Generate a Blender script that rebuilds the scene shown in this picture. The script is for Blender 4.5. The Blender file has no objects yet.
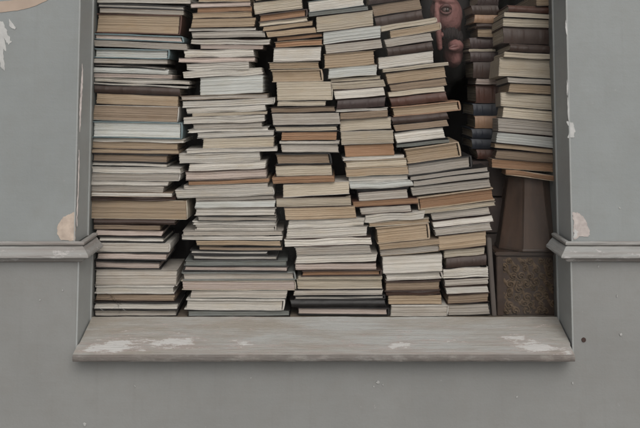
import bpy, bmesh, math, random
from mathutils import Vector, noise
R = math.radians
random.seed(11)
S = bpy.context.scene
COL = S.collection

# ------------------------------------------------------------------ camera, sky, sun, exposure
F = 889.0                    # focal length in photo pixels (640 wide)
PITCH = R(5.0)
OCY = 2.0                    # photo row of the optical axis
CAM = Vector((0.0, -2.0, 1.6))
cd = bpy.data.cameras.new('camera'); cam = bpy.data.objects.new('camera', cd); COL.objects.link(cam)
cam.location = CAM; cam.rotation_euler = (R(90) + PITCH, 0, 0)
cd.sensor_width = 36.0; cd.lens = 36.0 * F / 640.0
cd.shift_y = -(214.0 - OCY) / 640.0
cd.clip_start = 0.05; cd.clip_end = 500
S.camera = cam

SUN_EL, SUN_AZ = 43.0, 14.0   # degrees; azimuth measured from the street side towards the right-hand jamb
w = bpy.data.worlds.new('World'); S.world = w; w.use_nodes = True
nt = w.node_tree; bg = nt.nodes['Background']
sky = nt.nodes.new('ShaderNodeTexSky'); sky.sky_type = 'NISHITA'; sky.sun_disc = False
sky.sun_elevation = R(SUN_EL); sky.sun_rotation = R(180 - SUN_AZ)
sky.dust_density = 6.0; sky.air_density = 1.0; sky.ozone_density = 1.0
hs = nt.nodes.new('ShaderNodeHueSaturation'); hs.inputs['Saturation'].default_value = 0.28
nt.links.new(sky.outputs[0], hs.inputs['Color']); nt.links.new(hs.outputs[0], bg.inputs[0])
bg.inputs[1].default_value = 0.13
sl = bpy.data.lights.new('sun', 'SUN'); sl.energy = 1.15; sl.angle = R(60); sl.color = (1.0, 0.965, 0.92)
so = bpy.data.objects.new('sun', sl); COL.objects.link(so)
to_sun = Vector((math.sin(R(SUN_AZ)) * math.cos(R(SUN_EL)), -math.cos(R(SUN_AZ)) * math.cos(R(SUN_EL)), math.sin(R(SUN_EL))))
so.rotation_euler = to_sun.to_track_quat('Z', 'Y').to_euler(); so.location = (2, -5, 6)
vs = S.view_settings; vs.view_transform = 'Standard'; vs.look = 'None'; vs.gamma = 1; vs.use_curve_mapping = False
vs.exposure = -0.19
S.render.engine = 'CYCLES'
S.cycles.max_bounces = 8
S.cycles.use_denoising = True
S.cycles.use_adaptive_sampling = False; S.cycles.sample_clamp_indirect = 2.5

# ------------------------------------------------------------------ helpers
def at(px, py, Y):
    """world point on the vertical plane at depth Y that a photo measurement (px, py) stands for"""
    u = (px - 320.0) / F; v = (OCY - py) / F
    d = Vector((u, math.cos(PITCH) - v * math.sin(PITCH), math.sin(PITCH) + v * math.cos(PITCH)))
    return CAM + d * ((Y - CAM.y) / d.y)

def link(name, bm, mat, parent=None, smooth=False):
    me = bpy.data.meshes.new(name); bmesh.ops.recalc_face_normals(bm, faces=bm.faces[:]); bm.to_mesh(me); bm.free()
    if mat: me.materials.append(mat)
    if smooth:
        for p in me.polygons: p.use_smooth = True
    o = bpy.data.objects.new(name, me); COL.objects.link(o)
    if parent: o.parent = parent
    return o

def tag(o, label, cat, group=None):
    o['label'] = label; o['category'] = cat
    if group: o['group'] = group
    return o

def thing(name, loc=(0, 0, 0), rot=(0, 0, 0)):
    o = bpy.data.objects.new(name, None); COL.objects.link(o); o.empty_display_size = .05
    o.location = loc; o.rotation_euler = rot
    return o

def add_box(bm, x0, x1, y0, y1, z0, z1):
    v = [bm.verts.new(p) for p in ((x0,y0,z0),(x1,y0,z0),(x1,y1,z0),(x0,y1,z0),(x0,y0,z1),(x1,y0,z1),(x1,y1,z1),(x0,y1,z1))]
    for f in ((0,3,2,1),(4,5,6,7),(0,1,5,4),(1,2,6,5),(2,3,7,6),(3,0,4,7)): bm.faces.new([v[i] for i in f])

def rings(bm, loops, caps=True):
    """skin a list of equally long closed vertex loops"""
    L = [[bm.verts.new(p) for p in l] for l in loops]
    n = len(L[0])
    for a, b in zip(L, L[1:]):
        for i in range(n): bm.faces.new((a[i], a[(i+1) % n], b[(i+1) % n], b[i]))
    if caps: bm.faces.new(L[0][::-1]); bm.faces.new(L[-1])

# ------------------------------------------------------------------ materials
def node_mat(name):
    m = bpy.data.materials.new(name); m.use_nodes = True
    n = m.node_tree; return m, n, n.nodes['Principled BSDF']
def N(n, t, **kw):
    o = n.nodes.new(t)
    for k, v in kw.items(): setattr(o, k, v)
    return o
def mixc(n, fac, a, b, blend='MIX'):
    x = N(n, 'ShaderNodeMix', data_type='RGBA', blend_type=blend)
    for sock, val in ((x.inputs[0], fac), (x.inputs[6], a), (x.inputs[7], b)):
        if isinstance(val, bpy.types.NodeSocket): n.links.new(val, sock)
        else: sock.default_value = val if not isinstance(val, tuple) else (*val, 1)[:4]
    return x.outputs[2]
def ntex(n, coord, scale, detail=4, rough=.55, sc=(1, 1, 1), loc=(0, 0, 0)):
    mp = N(n, 'ShaderNodeMapping'); mp.inputs['Scale'].default_value = sc; mp.inputs['Location'].default_value = loc
    n.links.new(coord, mp.inputs[0])
    t = N(n, 'ShaderNodeTexNoise'); t.inputs['Scale'].default_value = scale; t.inputs['Detail'].default_value = detail; t.inputs['Roughness'].default_value = rough
    n.links.new(mp.outputs[0], t.inputs['Vector']); return t.outputs[0]
def ramp(n, src, lo, hi):
    r = N(n, 'ShaderNodeMapRange'); r.inputs[1].default_value = lo; r.inputs[2].default_value = hi
    n.links.new(src, r.inputs[0]); return r.outputs[0]
def math_(n, op, a, b):
    x = N(n, 'ShaderNodeMath', operation=op)
    for i, v in enumerate((a, b)):
        if isinstance(v, bpy.types.NodeSocket): n.links.new(v, x.inputs[i])
        else: x.inputs[i].default_value = v
    return x.outputs[0]
def bump(n, b, src, strength, dist):
    k = N(n, 'ShaderNodeBump'); k.inputs['Strength'].default_value = strength; k.inputs['Distance'].default_value = dist
    n.links.new(src, k.inputs['Height']); n.links.new(k.outputs[0], b.inputs['Normal'])

def painted_wood(name, base, grime, speck=.0, rough=.55):
    m, n, b = node_mat(name); co = N(n, 'ShaderNodeTexCoord').outputs['Object']
    big = ntex(n, co, 2.6, 6, .62); brush = ntex(n, co, 5, 6, .7, (1, 1, 11)); brv = ntex(n, co, 4, 5, .66, (30, 1, 1), (6, 0, 3)); vert = ntex(n, co, 6, 5, .6, (9, 1, .45), (3, 0, 1))
    fine = ntex(n, co, 240, 4, .65); mott = ntex(n, co, 18, 7, .7, (1, 1, 1), (8, 8, 1))
    c = mixc(n, ramp(n, big, .32, .70), tuple(x * 1.05 for x in base), tuple(x * .86 for x in base))
    c = mixc(n, math_(n, 'MULTIPLY', ramp(n, mott, .45, .75), .42), c, tuple(x * y for x, y in zip(base, (.84, .80, .76))))
    c = mixc(n, math_(n, 'MULTIPLY', ramp(n, brush, .48, .78), .16), c, tuple(min(1, x * 1.15) for x in base))
    c = mixc(n, math_(n, 'MULTIPLY', ramp(n, brv, .52, .78), .0), c, tuple(x * .84 for x in base))
    c = mixc(n, math_(n, 'MULTIPLY', ramp(n, vert, .56, .80), .18), c, grime)
    dots = ntex(n, co, 70, 4, .6, (1, 1, 1), (7, 2, 5))
    c = mixc(n, math_(n, 'MULTIPLY', ramp(n, dots, .70, .76), speck), c, (.40, .39, .38))
    scr = ntex(n, co, 26, 5, .7, (1, 1, .35), (1, 9, 4))
    c = mixc(n, math_(n, 'MULTIPLY', ramp(n, scr, .67, .78), .5), c, grime)
    n.links.new(c, b.inputs['Base Color']); b.inputs['Roughness'].default_value = rough
    h = math_(n, 'ADD', math_(n, 'ADD', math_(n, 'MULTIPLY', brush, .3), math_(n, 'MULTIPLY', brv, .0)), math_(n, 'ADD', math_(n, 'MULTIPLY', fine, .25), math_(n, 'MULTIPLY', mott, .6)))
    bump(n, b, h, .45, .0025)
    return m

M_UP = painted_wood('grey_paint_upper', (.222, .238, .236), (.14, .138, .132), .35)
M_LOW = painted_wood('grey_paint_lower', (.208, .211, .204), (.135, .128, .12), .4)
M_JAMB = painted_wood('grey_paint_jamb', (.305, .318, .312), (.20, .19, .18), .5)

def worn_wood(name, paint, wood, flake, amount, stretch=(1, 1, 8)):
    m, n, b = node_mat(name); co = N(n, 'ShaderNodeTexCoord').outputs['Object']
    a = ntex(n, co, 6, 6, .65, stretch); g = ntex(n, co, 30, 6, .7, stretch, (4, 0, 2)); f = ntex(n, co, 16, 8, .75, (1, 1.6, 3), (2, 5, 1))
    c = mixc(n, ramp(n, a, .40, .62), paint, wood)
    c = mixc(n, math_(n, 'MULTIPLY', ramp(n, g, .5, .75), .5), c, tuple(x * .55 for x in wood))
    c = mixc(n, math_(n, 'MULTIPLY', ramp(n, f, amount, amount + .05), .9), c, flake)
    n.links.new(c, b.inputs['Base Color']); b.inputs['Roughness'].default_value = .75
    bump(n, b, math_(n, 'ADD', g, f), .5, .002)
    return m
M_MOULD = worn_wood('worn_moulding_paint', (.255, .26, .25), (.205, .185, .17), (.37, .355, .345), .58, (.25, .25, 7))

def sill_material():
    m, n, b = node_mat('weathered_sill_paint'); tc = N(n, 'ShaderNodeTexCoord'); co = tc.outputs['Object']
    sep = N(n, 'ShaderNodeSeparateXYZ'); n.links.new(co, sep.inputs[0])
    big = ntex(n, co, 3.2, 6, .65, (1, 3.5, 1), (.4, 0, 0)); streak = ntex(n, co, 9, 7, .72, (.5, 9, 9), (3, 1, 0)); fl = ntex(n, co, 24, 9, .78, (.7, 2.0, 2.0), (1.3, 4, 2))
    fine = ntex(n, co, 260, 4, .7, (.5, 1, 1)); grain = ntex(n, co, 30, 6, .7, (.22, 7, 7), (2, 2, 2))
    c = mixc(n, ramp(n, big, .42, .62), (.325, .327, .312), (.258, .235, .20))
    c = mixc(n, math_(n, 'MULTIPLY', ramp(n, streak, .50, .72), .6), c, (.195, .165, .132))
    c = mixc(n, math_(n, 'MULTIPLY', ramp(n, grain, .56, .74), .28), c, (.13, .112, .095))
    c = mixc(n, math_(n, 'MULTIPLY', ramp(n, fine, .5, .8), .3), c, (.33, .325, .31))
    front = ramp(n, sep.outputs[1], .06, -.03)            # wear is heaviest towards the nosing
    spots = None
    for (px, py, rx) in ((120, 345, .105), (170, 341, .09), (95, 348, .06), (240, 342, .05), (395, 345, .045), (514, 339, .06), (538, 345, .08), (570, 350, .04)):
        v_ = (py - 316.5) / 37.5; q = at(px, py, YGs - .16 * v_)
        mp = N(n, 'ShaderNodeMapping'); mp.inputs['Location'].default_value = (-q.x, -(YGs - .157 * v_), 0); mp.inputs['Scale'].default_value = (1, 2.2, 0)
        n.links.new(co, mp.inputs[0])
        # location is applied after scale, so fold the scale into it
        mp.inputs['Location'].default_value = (-q.x, -(YGs - .157 * v_) * 2.2, 0)
        ln = N(n, 'ShaderNodeVectorMath', operation='LENGTH'); n.links.new(mp.outputs[0], ln.inputs[0])
        r_ = ramp(n, ln.outputs['Value'], rx, rx * .15)
        spots = r_ if spots is None else math_(n, 'MAXIMUM', spots, r_)
    k = math_(n, 'ADD', fl, math_(n, 'MULTIPLY', spots, .205))
    k2 = math_(n, 'ADD', streak, math_(n, 'MULTIPLY', front, .13))
    c = mixc(n, math_(n, 'MULTIPLY', ramp(n, k2, .58, .72), .6), c, (.30, .262, .24))
    c = mixc(n, math_(n, 'MULTIPLY', ramp(n, k, .565, .60), .45), c, (.33, .27, .245))
    c = mixc(n, math_(n, 'MULTIPLY', ramp(n, k, .625, .665), .9), c, (.48, .475, .46))
    lip = math_(n, 'MULTIPLY', ramp(n, sep.outputs[1], -.0365, -.0385), ramp(n, ntex(n, co, 14, 6, .7, (1, 1, 3), (6, 6, 6)), .2, .5))   # grime and bare wood, with shade painted into the nosing's front
    c = mixc(n, math_(n, 'MULTIPLY', lip, .85), c, (.115, .10, .09))
    n.links.new(c, b.inputs['Base Color']); b.inputs['Roughness'].default_value = .85
    bump(n, b, math_(n, 'ADD', math_(n, 'ADD', grain, k), math_(n, 'MULTIPLY', fine, .5)), .8, .003)
    return m
YGs = .112
M_SILL = sill_material()

def plain(name, col, rough=.7, var=.25, scale=20, sc=(1, 1, 1), metallic=0):
    m, n, b = node_mat(name); co = N(n, 'ShaderNodeTexCoord').outputs['Object']
    t = ntex(n, co, scale, 5, .6, sc)
    c = mixc(n, ramp(n, t, .3, .75), tuple(min(1, x * (1 + var)) for x in col), tuple(x * (1 - var) for x in col))
    n.links.new(c, b.inputs['Base Color']); b.inputs['Roughness'].default_value = rough; b.inputs['Metallic'].default_value = metallic
    bump(n, b, t, .25, .001)
    return m
M_BEIGE = plain('bare_beige_plaster', (.40, .33, .275), .9, .22, 60)
M_PINK = plain('bare_pinkish_primer', (.375, .335, .315), .9, .25, 70)
M_WHITE = plain('old_white_paint', (.40, .40, .39), .75, .15, 50)
M_CHIP = plain('pale_chip', (.33, .33, .32), .8, .15, 50)
M_HOLE = plain('rusty_hole', (.035, .018, .014), .8, .3, 200)
M_TAN = plain('faded_tan_paint', (.35, .275, .22), .75, .12, 14)
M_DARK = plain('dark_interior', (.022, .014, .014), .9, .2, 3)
M_PAVE = plain('grey_pavement', (.30, .295, .285), .85, .15, 3)
M_SHELF = plain('dusty_shelf_wood', (.16, .13, .10), .8, .25, 8, (1, 6, 1))
M_CRATE = plain('old_dark_crate_wood', (.035, .022, .018), .75, .3, 9, (1, 1, 6))
M_BOARD = plain('dark_board_wood', (.085, .07, .062), .7, .3, 9, (6, 1, .6))

PAGE = {'W': (.59, .56, .515), 'C': (.515, .455, .37), 'G': (.43, .395, .355), 'T': (.405, .315, .225), 'N': (.28, .215, .16),
        'O': (.335, .205, .128), 'P': (.51, .43, .39), 'B': (.54, .55, .53), 'D': (.052, .030, .023), 'R': (.095, .040, .027),
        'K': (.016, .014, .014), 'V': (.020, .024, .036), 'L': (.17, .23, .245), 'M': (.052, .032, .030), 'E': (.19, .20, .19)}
def page_material(k):
    col = PAGE[k]
    m, n, b = node_mat('page_edges_' + k); co = N(n, 'ShaderNodeTexCoord').outputs['Object']
    oi = N(n, 'ShaderNodeObjectInfo')
    off = N(n, 'ShaderNodeVectorMath', operation='ADD'); n.links.new(co, off.inputs[0]); n.links.new(oi.outputs['Random'], off.inputs[1])
    p = off.outputs[0]
    l1 = ntex(n, p, 1, 3, .6, (4, 4, 800)); l2 = ntex(n, p, 1, 4, .65, (5, 5, 360)); st = ntex(n, p, 18, 5, .6, (1, 1, 2.5))
    val = N(n, 'ShaderNodeHueSaturation'); val.inputs['Color'].default_value = (*col, 1)
    n.links.new(ramp(n, oi.outputs['Random'], -1.6, 1.35), val.inputs['Value'])   # every book aged a little differently
    vv = N(n, 'ShaderNodeMapRange'); vv.inputs[3].default_value = .76; vv.inputs[4].default_value = 1.12
    n.links.new(oi.outputs['Random'], vv.inputs[0]); n.links.new(vv.outputs[0], val.inputs['Value'])
    c = val.outputs[0]
    c = mixc(n, math_(n, 'MULTIPLY', ramp(n, l1, .50, .78), .42), c, tuple(x * .55 for x in col))
    c = mixc(n, math_(n, 'MULTIPLY', ramp(n, l2, .52, .70), .48), c, tuple(x * y for x, y in zip(col, (.66, .60, .52))))
    c = mixc(n, math_(n, 'MULTIPLY', ramp(n, st, .50, .80), .45), c, tuple(x * y for x, y in zip(col, (.80, .70, .56))))
    fx = ntex(n, p, 140, 3, .6, (1, 1, 2)); c = mixc(n, math_(n, 'MULTIPLY', ramp(n, fx, .62, .74), .16), c, tuple(x * y for x, y in zip(col, (.62, .48, .34))))
    gr = ntex(n, p, 7, 3, .5, (1, 1, 5), (9, 1, 3)); c = mixc(n, math_(n, 'MULTIPLY', ramp(n, gr, .5, .8), .45), c, tuple(x * y for x, y in zip(col, (.62, .58, .53))))
    n.links.new(c, b.inputs['Base Color']); b.inputs['Roughness'].default_value = .9
    b.inputs['Specular IOR Level'].default_value = .2
    bump(n, b, math_(n, 'ADD', l1, l2), .7, .0012)
    return m
def cover_material(k):
    col = PAGE[k]
    m, n, b = node_mat('book_cover_' + k); co = N(n, 'ShaderNodeTexCoord').outputs['Object']
    oi = N(n, 'ShaderNodeObjectInfo')
    off = N(n, 'ShaderNodeVectorMath', operation='ADD'); n.links.new(co, off.inputs[0]); n.links.new(oi.outputs['Random'], off.inputs[1])
    t = ntex(n, off.outputs[0], 35, 5, .7); s = ntex(n, off.outputs[0], 120, 3, .6)
    c = mixc(n, ramp(n, t, .35, .75), col, tuple(x * .7 for x in col))
    c = mixc(n, math_(n, 'MULTIPLY', ramp(n, s, .60, .72), .4), c, tuple(min(.6, x * 1.25 + .035) for x in col))
    n.links.new(c, b.inputs['Base Color']); b.inputs['Roughness'].default_value = .55
    return m
PM = {k: page_material(k) for k in PAGE}
CM = {k: cover_material(k) for k in PAGE}

# ------------------------------------------------------------------ setting: pavement and the dark room behind the window
bm = bmesh.new(); add_box(bm, -60, 60, -60, -.01, -.2, 0); g = link('pavement', bm, M_PAVE); g['kind'] = 'structure'
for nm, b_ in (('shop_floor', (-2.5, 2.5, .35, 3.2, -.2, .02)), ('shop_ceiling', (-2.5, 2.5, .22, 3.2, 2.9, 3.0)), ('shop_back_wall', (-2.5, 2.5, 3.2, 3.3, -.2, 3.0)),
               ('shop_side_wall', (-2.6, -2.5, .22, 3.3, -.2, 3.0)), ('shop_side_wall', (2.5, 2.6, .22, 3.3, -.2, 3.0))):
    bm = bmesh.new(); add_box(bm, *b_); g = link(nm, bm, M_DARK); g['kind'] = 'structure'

# ------------------------------------------------------------------ shopfront
YG = .112                                            # plane of the glass
HWU, HWL = .549, .5435                              # half widths of the opening, above and below the ledge
XC = .003
XU = {-1: -.543, 1: .5570}; XL = {-1: -.5325, 1: .5535}   # the opening's edges above and below the ledge
z_led_top = at(40, 241, 0).z; z_led_bot = at(40, 258, 0).z
z_sill_back = at(320, 316.5, YG).z; z_sill_front = at(320, 354, -.035).z; z_sill_low = at(320, 361.5, -.035).z
z_head = at(320, -215, 0).z
front = thing('shopfront', (0, 0, 0))
tag(front, 'grey painted wooden shopfront with chipped paint around the book-filled window', 'shopfront')

def wobble_box(name, x0, x1, y0, y1, z0, z1, mat, nx=2, nz=2):
    bm = bmesh.new(); add_box(bm, x0, x1, y0, y1, z0, z1)
    bmesh.ops.bevel(bm, geom=bm.edges[:], offset=.0008, segments=2, affect='EDGES')
    return link(name, bm, mat, front)
# panels: two above the ledge, one below, all butted
zu = 3.0
panU = []
for s in (-1, 1):
    xs = sorted((XU[s], s * 2.6))
    panU.append(wobble_box('upper_panel', xs[0], xs[1], 0, .22, z_led_top - .012, zu, M_UP))
bm = bmesh.new()
zT, zS = z_led_top - .014, z_sill_low - .004
U = [(-2.6, 0), (2.6, 0), (2.6, zT), (XL[1], zT), (XL[1], zS), (XL[-1], zS), (XL[-1], zT), (-2.6, zT)]
rings(bm, [[(x, y, z) for x, z in U] for y in (.001, .22)])
low = link('lower_panel', bm, M_LOW, front); panL = [low, low]
head = wobble_box('window_head', XU[-1] + .002, XU[1] - .002, 0.004, .22, z_head, zu, M_UP)
# jamb linings: thin boards lining the reveal, slightly brighter paint
for s in (-1, 1):
    for (ed, za, zb) in ((XU[s], z_led_top - .006, z_head - .002), (XL[s], z_sill_low, z_led_top - .016)):
        xs = sorted((ed - s * .0025, ed + s * .001))
        bm = bmesh.new(); add_box(bm, xs[0], xs[1], -.0016, YG - .002, za, zb)
        bmesh.ops.bevel(bm, geom=bm.edges[:], offset=.0008, segments=2, affect='EDGES')
        for v in bm.verts: v.co.x += .0010 * noise.noise(v.co * 6)
        link('window_jamb', bm, M_JAMB, front)
        # glazing bead against the pane
        xs = sorted((ed - s * .0025, ed - s * .0055))
        bm = bmesh.new(); add_box(bm, xs[0], xs[1], YG - .008, YG - .001, za, zb); link('glazing_bead', bm, M_JAMB, front)

# ledge moulding, mitred round the corner into the reveal
prof = [(.000, 0), (.007, .0), (.0098, -.0025), (.0100, -.006), (.0080, -.0078), (.0045, -.0085), (.0050, -.0100), (.0085, -.0112), (.014, -.017), (.0195, -.024), (.0225, -.028), (.0235, -.0315), (.0215, -.0335), (.012, -.035), (.009, -.041), (.004, -.044), (.000, -.044)]
for s in (-1, 1):
    bm = bmesh.new(); loops = []
    cx = XL[s] - s * .004
    stations = [('w', s * 2.6)] + [('w', cx + s * d) for d in (1.0, .6, *[.40 - .016 * k for k in range(25)])] + [('m', 0)] + [('r', y) for y in (.02, .05, .08, YG - .004)]
    for kind, q in stations:
        l = []
        for i, (o, z) in enumerate(prof):
            jit = .0016 * noise.noise(Vector((q * 30, i * 3.1, s * 5.0)))
            oo = o + .001 + (jit if o > 0 else 0)
            zz = z_led_top + z + (jit * .8 if 0 < i < len(prof) - 1 else 0)
            if kind == 'w': l.append((q, -oo, zz))
            elif kind == 'm': l.append((cx - s * oo, -oo, zz))
            else: l.append((cx - s * oo, q, zz))
        loops.append(l)
    rings(bm, loops)
    link('ledge_moulding', bm, M_MOULD, front)

# the sloping sill
bm = bmesh.new()
nx, ny = 150, 22
zA, zB, zC = z_sill_back, z_sill_front, z_sill_low
def sill_pt(u, v):
    """u along the width, v from the back edge (0) over the slope to the nosing (1)"""
    y = (YG - .003) + (-.037 - (YG - .003)) * v
    if y > -.001: xa, xb = XL[-1] + .006, XL[1] - .006
    else: xa, xb = at(73, 350, -.037).x, at(574.5, 352, -.037).x
    x = xa + (xb - xa) * u
    z = zA + (zB - zA) * v
    q = Vector((x * 9, y * 14, 3))
    z += .0012 * noise.noise(q) + .0007 * noise.noise(q * 5) - (.0010 * max(0, noise.noise(Vector((x * 32, 1, 2)))) if v > .93 else 0)
    return Vector((x, y, z))
top = [[bm.verts.new(sill_pt(i / nx, j / ny)) for i in range(nx + 1)] for j in range(ny + 1)]
for j in range(ny):
    for i in range(nx): bm.faces.new((top[j][i], top[j][i+1], top[j+1][i+1], top[j+1][i]))
prev = top[ny]
for k, (dy, z) in enumerate(((-.0022, zB - .0014), (-.0040, zB - .0045), (-.0044, (zB + zC) / 2), (-.0040, zC + .004), (-.0020, zC + .001), (.002, zC))):
    row = []
    for i in range(nx + 1):
        c = top[ny][i].co; nz_ = noise.noise(Vector((c.x * 28, k * .6, 7))); n2 = noise.noise(Vector((c.x * 90, k, 4)))
        row.append(bm.verts.new((c.x, c.y + dy + .0009 * nz_ + .0006 * n2, z + .0003 * nz_ + .0005 * n2)))
    for i in range(nx): bm.faces.new((prev[i], prev[i+1], row[i+1], row[i]))
    prev = row
back = [bm.verts.new((v.co.x, YG - .003, zC)) for v in top[0]]
for i in range(nx):
    bm.faces.new((prev[i], prev[i+1], back[i+1], back[i])); bm.faces.new((back[i], back[i+1], top[0][i+1], top[0][i]))
bmesh.ops.holes_fill(bm, edges=[e for e in bm.edges if e.is_boundary], sides=0)
sill = link('window_sill', bm, M_SILL, front)

# glass pane
gm, gn, gb = node_mat('window_glass'); gn.nodes.remove(gb)
tr = N(gn, 'ShaderNodeBsdfTransparent'); tr.inputs[0].default_value = (.975, .98, .978, 1)
gl = N(gn, 'ShaderNodeBsdfGlossy'); gl.inputs['Roughness'].default_value = .04
fr = N(gn, 'ShaderNodeFresnel'); fr.inputs[0].default_value = 1.2
mx = N(gn, 'ShaderNodeMixShader'); gn.links.new(fr.outputs[0], mx.inputs[0]); gn.links.new(tr.outputs[0], mx.inputs[1]); gn.links.new(gl.outputs[0], mx.inputs[2])
df = N(gn, 'ShaderNodeBsdfDiffuse'); df.inputs[0].default_value = (.55, .55, .53, 1)
gco = N(gn, 'ShaderNodeTexCoord').outputs['Object']
d1 = ntex(gn, gco, 5, 5, .6, (2.2, 1, .7), (4, 0, 6)); d2 = ntex(gn, gco, 60, 4, .7)
dust_glare = math_(gn, 'ADD', math_(gn, 'MULTIPLY', ramp(gn, d1, .48, .75), .03), math_(gn, 'MULTIPLY', ramp(gn, d2, .60, .75), .006))  # fine dust specks, plus reflection smears mixed in as pale streaks
mx2 = N(gn, 'ShaderNodeMixShader'); gn.links.new(dust_glare, mx2.inputs[0]); gn.links.new(mx.outputs[0], mx2.inputs[1]); gn.links.new(df.outputs[0], mx2.inputs[2])
gn.links.new(mx2.outputs[0], gn.nodes['Material Output'].inputs[0])
bm = bmesh.new()
v = [bm.verts.new(p) for p in ((XU[-1], YG, z_sill_back - .004), (XU[1], YG, z_sill_back - .004), (XU[1], YG, z_head), (XU[-1], YG, z_head))]
bm.faces.new(v); pane = link('glass_pane', bm, gm, front)
# shelf the stacks stand on
z_shelf = at(320, 317.3, .14).z
bm = bmesh.new(); add_box(bm, -1.3, 1.3, YG + .006, .75, z_shelf - .04, z_shelf); link('display_shelf', bm, M_SHELF, front)

# patches where the paint has gone: irregular thin flakes of the layer below, each with its own outline
def patch(pts, Y, mat, parent, name='bare_patch', rough=.6, n_sub=10, side=None, depth=.0011):
    P = [at(x, y, Y) for x, y in pts]
    out = []
    for a, b in zip(P, P[1:] + P[:1]):
        for k in range(n_sub):
            p = a.lerp(b, k / n_sub); q = p * 120
            p = p + Vector((noise.noise(q) + .6 * noise.noise(q * 3), 0, noise.noise(q + Vector((5, 3, 9))) + .6 * noise.noise(q * 3.1))) * .0022 * rough
            out.append(p)
    bm = bmesh.new()
    f0 = [bm.verts.new((p.x, Y - depth, p.z)) for p in out]; f1 = [bm.verts.new((p.x, Y + .0004, p.z)) for p in out]
    bm.faces.new(f0)
    for i in range(len(out)): bm.faces.new((f0[i], f0[(i+1) % len(out)], f1[(i+1) % len(out)], f1[i]))
    return link(name, bm, mat, parent)
patch([(75.5, 212), (70, 213.5), (64, 217), (59.5, 222), (57, 228), (58, 234), (61, 240), (75, 241)], 0, M_BEIGE, panU[0], rough=1.0)
patch([(572.5, 212), (577, 212.5), (583, 216), (587, 223), (590, 234), (588, 236), (580, 237), (574, 239), (573, 232), (573.5, 222)], 0, M_PINK, panU[1], rough=1.2)
patch([(574, 229), (578, 231), (577, 236), (573.5, 238)], -.0009, M_WHITE, panU[1], rough=1)
patch([(-40, 9), (-20, 12.5), (0, 12.5), (18, 10.5), (34, 6.5), (46, 1), (60, -9), (48, -9), (34, -4), (18, -.5), (0, 1.5), (-20, 1), (-40, -2)], 0, M_TAN, panU[0], 'painted_arc', rough=.3)
patch([(-6, 20), (3, 22), (7, 32), (11.5, 43), (8.5, 45), (4, 37), (7, 52), (3.2, 49), (5, 70), (1.5, 68), (-1, 60), (-8, 66)], 0, M_WHITE, panU[0], 'white_splash', rough=1.4)
patch([(8.5, 19), (12, 22), (16.5, 29), (14, 30), (10, 26)], 0, M_WHITE, panU[0], 'white_splash', rough=1.2)
patch([(566.5, 121), (573, 122), (575, 129), (574, 137), (568, 137.5), (569.5, 130)], 0, M_WHITE, panU[1], rough=1.6)
for (x, y, r, par) in ((63, 290, 1.0, 0), (135, 386, 1.3, 2), (85, 424, 1.8, 2), (378, 382, 2.2, 2), (374, 386, 1.3, 2), (383, 385, 1.0, 2), (621, 334, 1.6, 1), (617, 296, 1.2, 1), (572.6, 383, 1.4, 2),
                       (517, 397, 1.4, 2), (620, 208, 1.5, 3), (598, 266, 1.0, 1), (40, 300, .8, 0), (251, 378, .7, 2)):
    r *= .72; pts = [(x + r * random.uniform(.6, 1.2) * math.cos(a), y + r * random.uniform(.6, 1.6) * math.sin(a)) for a in (0, .9, 1.8, 2.9, 3.8, 4.7, 5.5)]
    patch(pts, 0, M_CHIP, (panL[0], panL[1], low, panU[1], panU[0])[par], 'paint_chip', rough=.8, n_sub=2)
bm = bmesh.new(); c = at(583.8, 340, 0)
bmesh.ops.create_cone(bm, cap_ends=True, segments=14, radius1=.0052, radius2=.0045, depth=.0016)
bmesh.ops.rotate(bm, verts=bm.verts, cent=(0, 0, 0), matrix=__import__('mathutils').Matrix.Rotation(R(90), 3, 'X')); bmesh.ops.translate(bm, verts=bm.verts, vec=(c.x, -.0002, c.z))
link('screw_hole', bm, M_HOLE, panL[1])
# worn streaks on the arrises of the jambs
def streak(pts, mat, parent):
    patch([(x - wd * .4, y) for x, y, wd in pts] + [(x + wd * .4, y) for x, y, wd in pts[::-1]], -.0017, mat, parent, 'worn_streak', .55, 5)
streak([(82.2, 64, .3), (82.6, 70, 1.2), (82.2, 80, 2.2), (81.6, 90, 2.4), (81.0, 100, 2.2), (80.6, 110, 2.6), (80.2, 120, 1.8), (79.9, 132, .3)], M_PINK, panU[0])
streak([(79.4, 150, .3), (79, 165, 1.3), (78.4, 185, 1.0), (77.6, 205, 1.6), (77, 226, .9)], M_PINK, panU[0])
streak([(565.6, 20, .3), (566, 24, 1.5), (566.4, 30, 2.2), (566.6, 35, .4)], M_WHITE, panU[1])
streak([(567, 80, .3), (567.3, 86, 1.6), (567.4, 93, 1.2), (567.5, 95, .3)], M_WHITE, panU[1])
streak([(567.6, 97, .3), (567.8, 103, 1.5), (568, 109, 1.3), (568.2, 118, 1.0), (568.5, 121, .3)], M_WHITE, panU[1])
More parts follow.
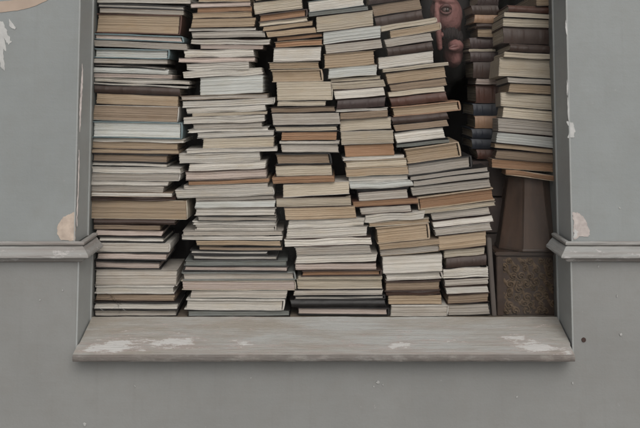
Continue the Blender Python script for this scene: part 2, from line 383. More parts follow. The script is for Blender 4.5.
# ------------------------------------------------------------------ books
# one line a book, top to bottom: left, right, top and bottom (photo px at the left end), drop towards the right end, page colour, make, cover colour, spine side
# make: p paperback, h hardback, s spine towards the street, m magazine
STACK = {}
STACK['A'] = '''
96 190.5 -4 1.6 1.5 W p G b
96 184 2.6 6.6 3 W h K b
99 183 8 12.5 2.5 G p N b
94.5 179 13 32 2 T h R r
93.5 181.5 33 38.5 3.3 P h L r
93.5 187 39.6 46.3 4.2 G p K b
93.5 168 48 57.6 1.6 B h L r
93.5 167 58.2 63.2 1 G p K b
93 166 63.6 66.4 3.4 W m K b
93 168 67 72.3 2.2 B p E b
92.5 172 73 77 1.8 P p G b
92.5 190 77.5 81.2 3.2 W m G b
92 188 81.9 84.4 3.8 W m K b
93 180 85 92.4 3 D s D f
95 177.5 93 103.8 3.2 T p D b
92 177 104.8 120 2.4 N p W r
91.5 180.5 121.3 137.3 1.6 B h L r
91 184 138 141.2 1.7 W m W b
91 177.5 141.6 148 1.8 T p N b
91 179 148.5 152 1.5 T p D b
91 167.5 153.4 161.6 1.5 N h K b
91 166.5 162.3 166 1.8 W p K b
90.5 181 167 172.6 .6 W p W b
90.5 179 173.3 180.6 .4 G p W r
90.5 168 181 184.9 1 W p G b
90.5 163 185.3 191.5 1 G p G b
90.5 172 192 196.3 1 W p N b
90 176 196.9 199.4 .8 D m D b
89 186 200 218.8 .8 T p C r
93 175 219.5 224.3 .8 D s D f
93 160 224.8 229.5 1 N p D b
95 162 230.2 235.6 1 P p D b
97 164 236.6 242.2 .8 W h K b
96 169 243.1 251.5 .6 G p W r
95.5 167 252.2 259.4 1.2 P h K b
94 160 260.6 268.6 1.6 P h K b
94 177 269.6 285.4 .3 G p G b
94 174 286.2 293.6 .3 W h W b
93.5 175 294.2 301.2 .5 N p D b
93 178.5 301.8 309.9 .9 W h K b
93 176 310.4 316.4 .3 G p K b'''
STACK['B'] = '''
198 251 -5 2 -.6 T p C b
190 251 3.2 8 -2 P p D b
197 252 8 12.8 -2 O p O b
192 252 13 18.3 -1.5 T p N b
191.5 255 18.7 27.8 -1.4 T p D b
188.5 255.5 28.2 31.2 -1 W p D b
191 265 32 38 -1.6 G p G b
190.5 270 38.6 43.4 .4 W m D b
200 263 44.2 49.6 .3 P p D b
184 254 50.2 57.8 -1 W m W b
178.5 255 58.2 62.6 -1.5 P m P b
186 249 63.2 70.2 -1.6 W m W b
183 262 71.4 76.8 -3.4 W m W b
200 263 77.6 95.6 -3 B p W b
179.5 268 96.2 101 -2.6 G p N b
182 274 101.6 107.2 -4 W p W r
186 265.5 108 113 -2.5 W m W b
192 267 113.4 116.6 -2.4 C p C b
183 265 117 123 -1.9 W m D b
191.5 263 124 129 -2 G p G b
187 269 129.4 133 -2.5 W p W b
197 274 133.4 138 -3 W p W b
202 274.5 138.4 149 -2 C p G b
185.5 277 149.4 153.8 -2 W p W r
178.5 260 154.4 163.6 -2.6 W m W b
188 266 164 171.2 -3 W m G b
185 267 171.8 180.4 -3 P m D b
188 269 181.2 185.3 -3 O p N b
183 268 185.7 189.8 -2.6 G p G b
176 273 190.4 197.4 -3.4 W p W r
195 273.5 198 201.4 -2 G p G b
195 275 201.8 208.6 -1.4 B p G b
194 276 209 216 -.8 W p G b
197 277 216.5 220.9 -.2 G p K b
192 276 221.4 225 .2 W h W b
195 275 225.4 230.4 .3 W h G r
182 283 230.8 235.4 0 G p G b
181.5 282 235.8 240.2 .3 W p K b
196 280 240.7 246 .3 T p K b
199 282 246.5 250 .8 N p K b
189.5 268 250.3 254.8 .5 W h K b
191.5 277 255.3 260.2 .2 W h K b
184 287 261 265.7 .3 E p E b
183 288 266.2 272 0 P h K b
182 294 272.5 280.5 0 G h E r
181 295 281 290.2 .6 P p C r
190 287 290.9 298.8 0 G p E b
185 283 299.2 310 .3 W h W r
187 290 310.5 316.4 0 E p K b'''
STACK['C'] = '''
256 300 -7 1.4 -4 T p T b
254 303 2 13.4 -6 C p K b
259 306.5 14.4 22.4 -6 O h D r
259 308 22.7 26 -5.4 C p C b
263 313 26.4 31 -6.3 T p D b
267 316 31.4 36.8 -5 T p D b
276 323.5 37.2 41 -4.6 O p D b
274.5 323 41.6 47.4 -3 O p T b
272.5 322 47.8 62 -1.5 W p D b
268.5 319.5 62.4 69.2 -.7 T p C b
271 321.5 70 81.8 -1 T h T r
277 332 82.4 100.8 -1 C p C r
277 326 101.2 106.8 -.2 C p K b
270 336 107.7 112.7 -1.7 N p D b
272.5 340 113.3 125.2 -1 G p K b
274 338 125.8 131.6 -.8 C h K b
281.5 336.5 132.3 140.8 -.7 O p D b
279 339.5 141.2 143.6 -.1 W p W b
280 339.5 144 153.2 0 G p K b
275.5 330 154 165 -.8 N h K r
274.5 333 166 177 -1.5 C p D b
272.5 334 177.6 184 -2 O p O b
283 350 185 197.2 -3.6 C p W b
275.5 352 198.2 206.9 -1.8 C p D b
285 356 208 220.2 -2 T p N b
288 365 221 228.6 -2.7 W m W b
286 368 229.3 238.6 -3 W m G b
284 372 239.8 246.6 -3.4 W m D b
295.5 371 248 255.4 -2.5 G p W b
296 377 256.4 263.6 -2.4 W p G b
294.5 377 264 270.6 -.9 P p D b
301.5 380.5 271 276.8 -.8 O h D r
298 382 277.2 279.6 -.4 C p C b
297 382 280 289.8 -.5 C p G b
294 383 290.2 295.4 -.5 G p K b
294 384.5 295.9 300.2 -.3 W h K r
290.5 386 300.7 307.7 0 K s K f
297 388 308.2 316.2 0 P h K r'''
STACK['D'] = '''
308.5 365 1 11.8 -7 W p L b
309 368 12.3 16.6 -6.6 E p K b
317.5 374 16.6 31.4 -7 C p D b
324 381.5 32 44.3 -7 B p D b
326 382.5 44.7 53.6 -6 G p D b
324 376 54.4 67.8 -4.5 T p T b
328.5 378 68.4 78.5 -4 B p C b
330.5 381 79 82 -3.4 C p C b
332 385 82.5 90 -3.6 C p D b
334.5 385 90.6 99 -4 W p D b
337 386 99.7 109.4 -3 M s M f
336 388 109.8 112.2 -2.2 W p W b
340.5 388 112.6 119.8 -3 N p D b
340 392 120.3 131.6 -3 C p G b
341 394 132 145 -2 C p G b
345 394.5 145.4 158 -2 O p T b
343 405 158.3 161.2 -3.3 W p W b
345 408.5 161.5 168.6 -3 C p T b
346 408.5 169 177 -3 T p C b
348 409 177.4 182.2 -2.4 W p B b
350 413 182.7 189.4 -3 B m W b
357 409 190 192.2 -3 K h K b
359 408 192.6 201.6 -3.5 G p D b
353 419 202 206.2 -4 O p R b
360 412 208 214.8 -3.4 G p D b
365 425 215.3 222.3 -4 W m W b
369 430 222.7 227 -4.6 T p C b
377 429 227.8 243.4 -5 T h T r
379.6 440 244.2 250 -5.4 T p N b
380 440 250.4 256.4 -5.2 G p T b
383 443 257.2 273.6 -3 W p G b
385.5 442 274.2 281.2 -2 W h G r
385 441 282 292.2 -1.5 N h D b
386 440 292.6 295.3 -.8 D m D b
388.5 442 295.8 305.4 -.5 T p D b
391 447.5 305.9 316.4 -.5 G p W r'''
STACK['E'] = '''
369 420 -5 4 -7 M s M f
373 423 5 16.4 -7.5 N p D b
376 424 17 25.6 -7.7 D s D f
381 437 26 30 -9 C p C r
391 441.5 30.5 37.4 -8.6 T p C r
386 433 39 47 -7 G p D b
388 434 47.6 56 -6.3 D s D f
379 435 57.2 68.6 -7 W p K b
383 449 69.3 72.4 -7.7 C p C b
387 447.5 73 84 -7.4 T p D b
391 447 84.5 91.5 -6.5 N p N b
389 445 91.9 97.2 -6 C p D b
391 448 97.8 106.4 -6.2 R s R f
393 460 107 116.8 -6.5 T h O r
392 449 117.6 124.5 -5.4 D s D f
395 448 125 131.6 -5.4 N p K b
395 446.5 132.6 143.8 -6 W p K b
397 450 144.3 148 -5.6 E p K b
406.5 460 149 163.2 -7.5 T h T r
408 471.5 164.2 175.6 -8.8 G h K r
411 488 176.6 180.8 -9.6 G p K b
414 490 181.2 187 -9.6 G p K b
412.5 491 187.5 195.8 -8.6 G p D b
420 495 197.4 210 -9.8 O h T l
420 496 210.5 212.2 -9 C p C b
432 491 213.4 221 -6.5 G p K b
433 494 221.6 228.2 -6.4 W p D b
435 492 228.6 235.6 -6 G p W b
439 488 236 249.2 -5.2 T p D b
444 487 250.6 258 -3.4 C p D b
446.5 488 259 268.6 -3.4 D s D f
444 489 269.6 279.2 -2.2 W m K b
445.5 489 280.4 287 -2.4 G p D b
445.5 489.5 287.5 294.8 -2.2 W p D b
447.5 490 295.6 304.4 -2.5 N p D b
448 490 305 316.4 -1.5 G p K r'''
STACK['F'] = '''
537 563 -7 4.4 0 T p D b
508 563 5 11.4 2 R s R f
504 563 11.8 16.6 2.8 C p K b
503 563 17.6 26.2 2 C p D b
503 563 26.8 43 1.6 D s D f
509 563 43.6 51 2.2 M s D f
504 563 51.4 56.8 3 C p K b
499.5 563 57.4 76 3.6 C p C l
507 563 76.8 82.4 2.6 G p K b
508.5 563 83 91.5 3 T p D b
501.5 563 92.2 106 4.6 C p C l
503 563 106.7 117 5 C p K b
498 564 117.8 131.4 5.4 G p D b
497 564 131.9 142.6 6.4 B p D b
495.5 564 143.3 149.4 6.4 T p D b
496 563 150 158.8 4.4 N p D b
493 563 159.4 168.4 4.2 O p T b
506 560 169.4 174.4 7.5 O m T b'''
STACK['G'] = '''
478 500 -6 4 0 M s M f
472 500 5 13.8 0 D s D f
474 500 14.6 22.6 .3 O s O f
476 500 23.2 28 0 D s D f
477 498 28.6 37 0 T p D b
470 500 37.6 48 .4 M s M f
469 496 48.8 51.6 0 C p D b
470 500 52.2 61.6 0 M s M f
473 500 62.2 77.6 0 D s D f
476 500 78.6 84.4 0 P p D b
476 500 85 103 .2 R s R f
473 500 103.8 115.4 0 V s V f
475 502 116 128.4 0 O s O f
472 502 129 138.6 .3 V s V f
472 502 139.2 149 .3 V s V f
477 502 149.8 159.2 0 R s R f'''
PLANE = {'A': .138, 'B': .140, 'C': .138, 'D': .140, 'E': .142, 'F': .150, 'G': .25}

def ring_pts(x0, x1, y0, y1, nx, c):
    """rounded rectangle, front run finely divided, counter-clockwise from the front left"""
    p = [(x0 + c, y0)] + [(x0 + c + (x1 - x0 - 2 * c) * k / nx, y0) for k in range(1, nx)] + [(x1 - c, y0), (x1 - c * .25, y0 + c * .3), (x1, y0 + c)]
    p += [(x1, y0 + (y1 - y0) * .5), (x1, y1), ((x0 + x1) / 2, y1), (x0, y1), (x0, y0 + (y1 - y0) * .5), (x0, y0 + c), (x0 + c * .25, y0 + c * .3)]
    return p

def make_book(spec, Y, rnd, pitch=0.0, yaw=0.0):
    xl, xr, yt, yb, dr, pk, mk, ck, sp = spec
    a = at(xl, yb, Y); b = at(xr, yb + dr, Y); tp = at(xl, yt, Y)
    roll = math.atan2(a.z - b.z, b.x - a.x)
    w_ = (b - a).length; t = (tp.z - a.z) * math.cos(roll)
    d = rnd.uniform(.125, .15) if w_ > .155 else rnd.uniform(.15, .19)
    if Y > .2: d = .15
    if 'E' == spec_stack and yb < 130: d = rnd.uniform(.10, .115)
    mid = (a + b) / 2
    jig = rnd.uniform(0, .009) if mk != 's' else rnd.uniform(.004, .012)
    root = thing('book', (mid.x, Y + jig, mid.z), (pitch, roll, yaw + rnd.uniform(-.028, .028)))
    h = w_ / 2; nx = 14
    bow = rnd.uniform(-.0009, .0006) if mk != 'm' else rnd.uniform(-.0020, .0014)
    ph = rnd.uniform(0, 6.28); wav = rnd.uniform(.0002, .0006) if mk != 'm' else rnd.uniform(.0010, .0017)
    shear = rnd.uniform(-.0045, .0045) if t > .012 else rnd.uniform(-.001, .001)
    ct = .0026 if mk in 'hs' else (.0007 if mk == 'p' else .0004)      # cover thickness
    if t < .008 and mk == 'h': ct = .0017
    ov = .0032 if mk in 'hs' else (rnd.uniform(-.0004, .0009) if rnd.random() < .6 else rnd.uniform(.001, .0032))           # how far it overhangs the pages
    ct = min(ct, t * .3)
    sd = rnd.random() * 50
    def warp(x, y, z):
        u = x / h
        return (x + shear * (z / t - .5), y, z + bow * (1 - u * u) + wav * math.sin(ph + 4.5 * u + z * 90) * (1 if t < .02 else .6) + .0004 * noise.noise(Vector((x * 30, y * 10, sd + z * 25))))
    # page block
    px0, px1 = -h + (ov if sp != 'l' else ct), h - (ov if sp != 'r' else ct)
    py0, py1 = (max(ov, 0) if sp != 'f' else ct + .001), d - (ov if sp != 'b' else ct)
    z0, z1 = ct, t - ct
    nz = max(2, min(26, int((z1 - z0) / .0010)))
    loops = []; drift = 0
    for k in range(nz + 1):
        drift = .55 * drift + rnd.uniform(-.0008, .0008) * (1.6 if mk == 'm' else 1)
        ex0, ex1 = rnd.uniform(-.0008, .0008), rnd.uniform(-.0008, .0008)
        jj = rnd.uniform(-.00016, .00016) if 0 < k < nz else 0
        L = []
        conc = -.0022 * math.sin(math.pi * k / nz) if (mk == 'h' and sp in 'rl' and t > .012) else 0
        for (x, y) in ring_pts(px0 + ex0, px1 + ex1, py0, py1, nx, .0016):
            front_ = y < py0 + .003
            yy = y + (drift - conc + .0005 * noise.noise(Vector((x * 55, k * .9, sd))) if front_ else 0)
            L.append(warp(x, yy, z0 + (z1 - z0) * k / nz + jj))
        loops.append(L)
    bm = bmesh.new(); rings(bm, loops)
    link('page_block', bm, PM[pk] if mk != 's' else PM['C'], root)
    # cover: two boards and the spine that joins them
    bm = bmesh.new()
    def sheet(za, zb, grow):
        fr = 0 - rnd.uniform(0, .0006); g0 = rnd.uniform(-.0009, .0009); crn = rnd.choice((.001, .0015, .004)) if mk != 'm' else .004; cs = rnd.choice((-1, 1)); dog = rnd.uniform(0, .0022) if mk in 'pm' and rnd.random() < .4 else 0
        lp = []
        for z in (za, zb):
            sag = .0011 if (mk == 'p' and ov > .001) else .0003
            lp.append([warp(x, y + .0008 * noise.noise(Vector((x * 40, za * 300, sd + 9))), z + (sag * noise.noise(Vector((x * 22, za * 90, sd + 4))) if y < .02 and 0 < grow else 0)
                            - (dog * max(0, 1 - math.hypot((h - abs(x)) / .02, y / .02)) if x * cs > 0 else 0)) for x, y in ring_pts(-h + g0, h + g0, fr, d, nx, crn)])
        rings(bm, lp)
    sheet(0, ct, 1); sheet(t - ct, t, 1)
    if sp == 'l': lp = [[warp(x, y, z) for x, y in ((-h - ct, .0008), (-h + .0001, .0008), (-h + .0001, d - .001), (-h - ct, d - .001))] for z in (.0004, t * .25, t * .5, t * .75, t - .0004)]
    if sp == 'r': lp = [[warp(x + (.0018 * math.sin(math.pi * z / t) if x > h and t > .012 else 0), y, z) for x, y in ((h - .0001, .0008), (h + ct, .0008), (h + ct, d - .001), (h - .0001, d - .001))] for z in (.0004, t * .2, t * .5, t * .8, t - .0004)]
    if sp == 'b': lp = [[warp(x, y, z) for x, y in ((-h + .001, d - .0001), (h - .001, d - .0001), (h - .001, d + ct), (-h + .001, d + ct))] for z in (.0004, t * .5, t - .0004)]
    if sp != 'f':
        rings(bm, lp); link('cover', bm, CM[ck], root)
    else:
        link('cover', bm, CM[ck], root)
        bm = bmesh.new(); nsec = 9; lp = []
        xs = [-h + .0015 + (2 * h - .003) * i / 24 for i in range(25)]
        for x in xs:
            u = (x + h) / (2 * h); band = .0009 if min(abs(u - q) for q in (.14, .32, .68, .86)) < .025 and t > .014 else 0
            o_ = []; i_ = []
            for k in range(nsec + 1):
                z = .0003 + (t - .0006) * k / nsec; y = -.0035 * math.sin(math.pi * k / nsec) * (1 if t > .01 else .5) - band * math.sin(math.pi * k / nsec)
                o_.append(warp(x, y - .0012, z)); i_.append(warp(x, y + .0011, z))
            lp.append(o_ + i_[::-1])
        rings(bm, lp); link('spine', bm, CM[ck], root)
    return root

CN = {'W': 'white', 'C': 'cream', 'G': 'grey', 'T': 'tan', 'N': 'dark tan', 'O': 'orange brown', 'P': 'pinkish', 'B': 'bluish white', 'D': 'dark brown', 'R': 'red brown', 'K': 'black', 'V': 'navy', 'L': 'teal', 'M': 'dark mauve', 'E': 'greenish grey'}
CV = {'K': 'black', 'D': 'brown', 'W': 'white', 'L': 'teal', 'R': 'red', 'T': 'tan', 'O': 'orange', 'E': 'green', 'C': 'cream', 'G': 'grey', 'N': 'tan', 'P': 'pink', 'B': 'pale', 'V': 'navy', 'M': 'mauve'}
SN = {'A': 'leftmost stack', 'B': 'second stack', 'C': 'third stack', 'D': 'fourth stack', 'E': 'fifth stack', 'F': 'rightmost stack', 'G': 'dim rear stack'}
ORD = ['', 'directly', 'second', 'third', 'fourth', 'fifth', 'sixth', 'seventh', 'eighth', 'ninth']
def look(s):
    t = s[3] - s[2]; mk = s[6]
    size = 'very thin' if t < 3.6 else 'slim' if t < 5.6 else 'medium' if t < 9.2 else 'thick' if t < 13.5 else 'very thick'
    if mk == 's': return f'{size} book with {CN[s[7]]} spine out'
    if mk == 'm': return f'{size} {CN[s[5]]} wavy-paged booklet'
    return f'{size} {CN[s[5]]} {"hardback" if mk == "h" else "paperback"}'
def short(s): return look(s).replace(' wavy-paged', '').replace('book with ', '').replace(' spine out', '-spined book')
def labels(key, sp):
    lk = [look(s) for s in sp]; uniq = [lk.count(x) == 1 for x in lk]; out = []
    for i, s in enumerate(sp):
        if uniq[i]:
            lab = f'{lk[i]}, the only such book in the {SN[key]}'
        else:
            best = None
            for dist in range(1, 10):
                for j in (i - dist, i + dist):
                    if 0 <= j < len(sp) and uniq[j] and best is None: best = j
            if best is None:
                lab = f'{lk[i]} near the ledge in the {SN[key]}'
            else:
                k = abs(i - best); rel = 'below' if i > best else 'above'
                posn = f'directly {rel}' if k == 1 else f'{ORD[k]} {rel}'
                lab = f'{lk[i]} {posn} the {short(sp[best])}, {SN[key]}'
        for a_, b_ in (('very thick', 'bulky'), ('very thin', 'thin'), ('such ', ''), ('dim rear', 'rear')):
            if len(lab.replace(',', '').split()) > 16: lab = lab.replace(a_, b_)
        out.append(lab)
    return out

for key, txt in STACK.items():
    rnd = random.Random(ord(key) * 7 + 3); spec_stack = key
    sp = []
    for ln in txt.strip().splitlines():
        q = ln.split(); sp.append([*map(float, q[:5]), *q[5:]])
    # rest each book on the next: close loose gaps, take out overlaps
    for s, n_ in zip(sp, sp[1:]):
        def line(q, which, x): return q[which] + q[4] * (x - q[0]) / (q[1] - q[0])
        x0, x1 = max(s[0], n_[0]), min(s[1], n_[1])
        gap = min(line(n_, 2, x) - line(s, 3, x) for x in (x0, x1))
        if gap < .12: s[3] += gap - .12
        elif gap > .45: s[3] += gap - .45
        if s[3] - s[2] < 1.6: s[2] = s[3] - 1.6
    for idx, (s, lab) in enumerate(zip(sp, labels(key, sp))):
        pit, yw = (0, 0) if key not in 'F' else (R(-5), R(4)) if idx < 10 else (R(-3), R(-5))
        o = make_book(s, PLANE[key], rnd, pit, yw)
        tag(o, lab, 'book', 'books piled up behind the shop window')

# ------------------------------------------------------------------ things among the books
# carved box, tapered shade and crate carrying the right-hand stacks; a board on edge beside them
mat_carve = plain('carved_brown_wood', (.10, .066, .039), .75, .35, 40)
mat_boxwood = plain('dark_box_wood', (.042, .025, .017), .5, .3, 12, (1, 1, 5))
Yb = .150
bl = at(497.5, 316.6, Yb); br = at(556, 316.6, Yb); tl = at(497.5, 252, Yb)
bw, bh, bd = br.x - bl.x, tl.z - z_shelf, .14
box = thing('carved_box', ((bl.x + br.x) / 2, Yb, z_shelf)); tag(box, 'dark wooden box with carved scrolling front under the brown shade', 'box')
bm = bmesh.new(); add_box(bm, -bw/2, bw/2, .006, bd, 0, bh - .010); bmesh.ops.bevel(bm, geom=bm.edges[:], offset=.002, segments=2, affect='EDGES'); link('body', bm, mat_boxwood, box)
bm = bmesh.new(); add_box(bm, -bw/2 - .003, bw/2 + .003, -.001, bd + .002, bh - .009, bh); bmesh.ops.bevel(bm, geom=bm.edges[:], offset=.002, segments=2, affect='EDGES'); link('lid', bm, mat_boxwood, box)
bm = bmesh.new(); gx, gz = 130, 150; G = []
x0, x1, zz0, zz1 = -bw/2 + .016, bw/2 - .003, .004, bh - .014
def carve(x, z):
    h_ = 0
    for cx, cz, r_, sgn in scrolls:
        dx, dz = x - cx, z - cz; rr = math.hypot(dx, dz)
        if rr < r_:
            an = math.atan2(dz, dx) * sgn; k = math.cos(2 * an + rr / r_ * 11 + cx * 400)
            h_ = max(h_, (1 - (rr / r_) ** 3) * (.45 + .55 * k))
    h_ = max(h_, .55 * max(0, math.sin((x + .7 * z) * 260)) * max(0, .3 + noise.noise(Vector((x * 60, 2, z * 60)))))
    return h_ ** 1.1 * .0085 + .0012 * noise.noise(Vector((x * 160, 4, z * 160)))
rs = random.Random(4)
scrolls = [(x0 + (x1 - x0) * (.08 + .20 * i + (.08 if j % 2 else 0) + rs.uniform(-.06, .06)), zz0 + (zz1 - zz0) * (.06 + .125 * j + rs.uniform(-.035, .035)), rs.uniform(.008, .0135), rs.choice((-1, 1))) for i in range(5) for j in range(8)]
for j in range(gz + 1):
    row = []
    for i in range(gx + 1):
        x = x0 + (x1 - x0) * i / gx; z = zz0 + (zz1 - zz0) * j / gz
        edge = min(i, gx - i, j, gz - j) < 1
        row.append(bm.verts.new((x, .0072 if edge else .0066 - carve(x, z), z)))
    G.append(row)
for j in range(gz):
    for i in range(gx): bm.faces.new((G[j][i], G[j][i+1], G[j+1][i+1], G[j+1][i]))
link('carved_front', bm, mat_carve, box, True)
bm = bmesh.new(); add_box(bm, -bw/2, -bw/2 + .014, -.001, .0055, .001, bh - .0105); bmesh.ops.bevel(bm, geom=bm.edges[:], offset=.0015, segments=2, affect='EDGES'); link('corner_post', bm, mat_boxwood, box)

mat_shade = plain('brown_parchment_shade', (.050, .028, .018), .65, .4, 26, (1.6, 1.6, .35))
zt = at(520, 176.5, .16).z - .003; zb_ = z_shelf + bh + .001
sx = at(530, 250, .2).x + .004
shade = thing('lampshade', (sx, .215, zb_)); tag(shade, 'tapered dark brown panelled lampshade on the carved box below the rightmost stack', 'lampshade')
H = zt - zb_
def poly(r_, z, n_=8, ph=R(22.5), sq=.86): return [(r_ * math.cos(ph + 2 * math.pi * k / n_), r_ * sq * math.sin(ph + 2 * math.pi * k / n_), z) for k in range(n_)]
bm = bmesh.new(); rings(bm, [poly(.087, .004), poly(.0795, H * .25), poly(.0715, H * .5), poly(.063, H * .75), poly(.058, H - .003)]); link('shade', bm, mat_shade, shade)
for (r_, za) in ((.0885, 0), (.0590, H - .006)):
    bm = bmesh.new(); rings(bm, [poly(r_, za), poly(r_ + .001, za + .003), poly(r_, za + .006)]); link('rim', bm, mat_boxwood, shade)
for k in range(8):
    a_ = R(22.5) + 2 * math.pi * k / 8; ca, sa = math.cos(a_), math.sin(a_) * .86
    bm = bmesh.new(); lp = []
    for (r_, z) in ((.0872, .006), (.0722, H * .5), (.0585, H - .006)):
        lp.append([(r_ * ca + .0014 * math.cos(q), r_ * sa + .0014 * math.sin(q), z) for q in (0, 1.57, 3.14, 4.71)])
    rings(bm, lp); link('seam', bm, mat_boxwood, shade)

crate = thing('wooden_crate', (at(487, 200, .235).x + .012, .31, z_shelf)); tag(crate, 'old dark wooden crate behind the lampshade carrying the dim rear stack', 'crate')
ch = at(487, 160, .235).z - z_shelf - .001
for k in range(4):
    z0 = ch * k / 4 + .001; bm = bmesh.new(); add_box(bm, -.045, .045, -.075 + .002 * (k % 2), .08, z0, z0 + ch / 4 - .004); bmesh.ops.bevel(bm, geom=bm.edges[:], offset=.0015, segments=1, affect='EDGES'); link('plank', bm, M_CRATE, crate)
bm = bmesh.new(); add_box(bm, -.047, -.030, -.081, -.0755, 0, ch - .002); link('corner_post', bm, M_CRATE, crate)

p0, p1 = at(494.5, 316.8, .146), at(489, 238, .146)
bm = bmesh.new(); add_box(bm, -.005, .0055, 0, .10, 0, (p1 - p0).length); bmesh.ops.bevel(bm, geom=bm.edges[:], offset=.0018, segments=2, affect='EDGES')
o = link('board', bm, M_BOARD); o.location = (p0.x, .146, z_shelf); o.rotation_euler = (0, math.atan2(p1.x - p0.x, p1.z - p0.z), 0)
tag(o, 'narrow dark board on edge leaning between the fifth stack and the carved box', 'board')

# ------------------------------------------------------------------ the carved face between the fifth stack and the rear one
def skin_material():
    m, n, b = node_mat('reddish_painted_face'); co = N(n, 'ShaderNodeTexCoord').outputs['Object']
    t = ntex(n, co, 22, 5, .6); t2 = ntex(n, co, 90, 4, .6)
    c = mixc(n, ramp(n, t, .35, .7), (.25, .115, .105), (.15, .060, .055))
    c = mixc(n, math_(n, 'MULTIPLY', ramp(n, t2, .5, .75), .35), c, (.085, .035, .03))
    n.links.new(c, b.inputs['Base Color']); b.inputs['Roughness'].default_value = .75; bump(n, b, math_(n, 'ADD', t2, ntex(n, co, 45, 5, .7, (1, 1, .4))), .7, .004); return m
M_SKIN = skin_material(); M_LIP = plain('dark_red_lips', (.19, .088, .082), .5, .2, 60)
YF = .285                                           # depth of the eye
ex = at(446, 9.5, YF); nsx = at(440, 48, YF); mo = at(455, 46, YF); chn = at(456, 63, YF)
face = thing('carved_mask', (ex.x + .03, YF + .06, chn.z - .06))
tag(face, 'dim reddish carved face with open eye, long nose and painted cheek-shade beside the fifth stack', 'mask')
base = Vector(face.location)
def ell(bm, c, r_, rot=0, sub=3):
    m4 = __import__('mathutils').Matrix
    bmesh.ops.create_icosphere(bm, subdivisions=sub, radius=1, matrix=m4.Translation(Vector(c) - base) @ m4.Rotation(rot, 4, 'Y') @ m4.Diagonal((*r_, 1)))
bm = bmesh.new()
P = lambda px, py, dy: (lambda q: (q.x, q.y, q.z))(at(px, py, YF + dy))
ell(bm, P(446, 14, .046), (.043, .046, .052), R(-8))            # brow and round cheek
ell(bm, P(452, 22, .034), (.024, .026, .024))                   # cheekbone
ell(bm, P(444, 1, .022), (.034, .024, .012), R(10))             # brow ridge
ell(bm, P(448, 22, .105), (.036, .055, .075))                   # skull set back
ell(bm, P(455.5, 46, .026), (.021, .025, .019), R(8))           # muzzle
ell(bm, P(455, 59, .046), (.018, .024, .018))                   # chin
ell(bm, P(453, 55, .07), (.026, .05, .034))                     # jaw
for k in range(14):                                              # the long drooping nose
    u = k / 13; q = P(436.5 + 3.2 * u ** 1.5, 6 + 41 * u, .012 - .034 * math.sin(u * 2.1))
    r_ = .0066 + .0020 * math.sin(u * math.pi) + .0012 * u
    ell(bm, q, (r_, r_ * 1.4, .010), 0, 2)
ell(bm, P(441.5, 35, .004), (.007, .011, .008))                 # nostril wing
sk = link('head', bm, M_SKIN, face, True)
rm = sk.modifiers.new('remesh', 'REMESH'); rm.mode = 'VOXEL'; rm.voxel_size = .0022; rm.use_smooth_shade = True
sm = sk.modifiers.new('smooth', 'SMOOTH'); sm.factor = .5; sm.iterations = 8
tx = bpy.data.textures.new('weathering', 'CLOUDS'); tx.noise_scale = .012; tx.noise_depth = 4
dm = sk.modifiers.new('weathering', 'DISPLACE'); dm.texture = tx; dm.texture_coords = 'LOCAL'; dm.strength = .0022; dm.mid_level = .5
bm = bmesh.new()
for dz, tk in ((.0042, .0042), (-.0042, .0050)):
    lp = []
    for k in range(13):
        u = k / 12; x = mo.x - .016 + .034 * u; r_ = tk * (math.sin(math.pi * (u * .9 + .05)) ** .7) + .0003
        z = mo.z - .004 + dz * math.sin(math.pi * (u * .9 + .05)) + .006 * u - .002; y = YF + .001 - .004 * math.sin(math.pi * u) + .012 * u
        lp.append([(x - base.x, y - base.y + r_ * 1.2 * math.cos(q), z - base.z + r_ * math.sin(q)) for q in [2 * math.pi * i / 10 for i in range(10)]])
    rings(bm, lp)
link('mouth', bm, M_LIP, face, True)
M_LID = plain('dark_red_eyelid', (.10, .04, .036), .6, .3, 60)
M_EYEW = plain('eye_white', (.15, .105, .095), .25, .06, 80); M_IRIS = plain('dark_iris', (.03, .018, .015), .2, .1, 80)
bm = bmesh.new(); ell(bm, (ex.x, YF + .006, ex.z), (.0105, .0105, .0088)); eye = link('eye', bm, M_EYEW, face, True)
bm = bmesh.new(); ell(bm, (ex.x + .0035, YF - .0025, ex.z - .001), (.0056, .0036, .0058)); link('iris', bm, M_IRIS, eye, True)
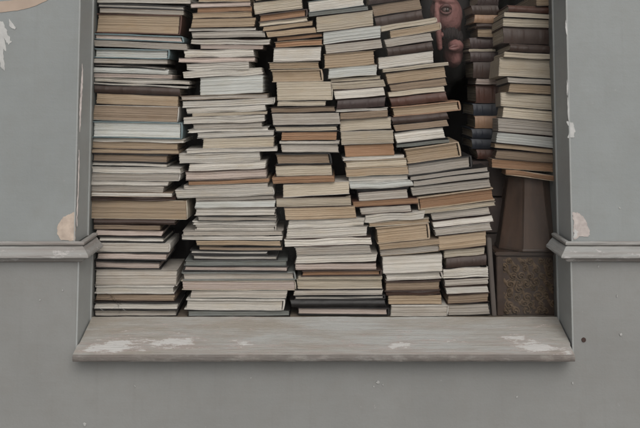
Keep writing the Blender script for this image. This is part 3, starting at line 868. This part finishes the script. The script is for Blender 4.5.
for sgn in (1, -1):                                                                   # lids
    bm = bmesh.new(); lp = []
    for k in range(11):
        u = k / 10; an = math.pi * u; x = ex.x + .0155 * math.cos(an); z = ex.z + sgn * .0105 * math.sin(an); y = YF + .004 - .009 * math.sin(an)
        r_ = .0044 if sgn > 0 else .0036
        lp.append([(x - base.x, y - base.y + r_ * math.cos(q), z - base.z + r_ * math.sin(q)) for q in [2 * math.pi * i / 8 for i in range(8)]])
    rings(bm, lp); link('eyelid', bm, M_LID, face, True)
backing_m = plain('black_backing', (.010, .007, .007), .9, .2, 30)
bm = bmesh.new(); ell(bm, (ex.x + .03, YF + .15, ex.z - .03), (.085, .06, .16)); link('dark_backing', bm, backing_m, face, True)  # black backing added so the hollow under the cheek stays dark

bm = bmesh.new()  # dark lumps modelled under the cheek to stand for its shade
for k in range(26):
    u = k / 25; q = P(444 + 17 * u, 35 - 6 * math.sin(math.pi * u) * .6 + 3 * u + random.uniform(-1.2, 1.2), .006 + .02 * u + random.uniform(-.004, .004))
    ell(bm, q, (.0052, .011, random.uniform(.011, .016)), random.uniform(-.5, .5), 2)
link('cheek_shade', bm, plain('dark_cheek_shade', (.013, .007, .007), .85, .3, 60, (1, 1, .3)), face, True)

# fine cracks in the corner of the pane
crk = plain('glass_crack', (.42, .42, .40), .3, .1, 50)
def crack(pts):
    bm = bmesh.new(); lp = []
    for i, (x, y) in enumerate(pts):
        p = at(x, y, YG - .0012); lp.append([(p.x + .0004 * math.cos(q), p.y, p.z + .0004 * math.sin(q)) for q in (0, 2.1, 4.2)])
    L = [[bm.verts.new(q) for q in l] for l in lp]
    for a_, b_ in zip(L, L[1:]):
        for i in range(3): bm.faces.new((a_[i], a_[(i+1) % 3], b_[(i+1) % 3], b_[i]))
    link('crack', bm, crk, pane)
crack([(94, 293), (100, 294.5), (107, 293.5), (113, 297), (118, 302), (122, 305)])
crack([(93, 300), (99, 298), (106, 299.5), (113, 297)])
crack([(110, 295), (114, 301), (119, 306), (126, 311), (134, 315)])
crack([(122, 300), (118, 306), (120, 312), (117, 316)])
crack([(96, 306), (104, 311), (112, 309), (119, 306)])
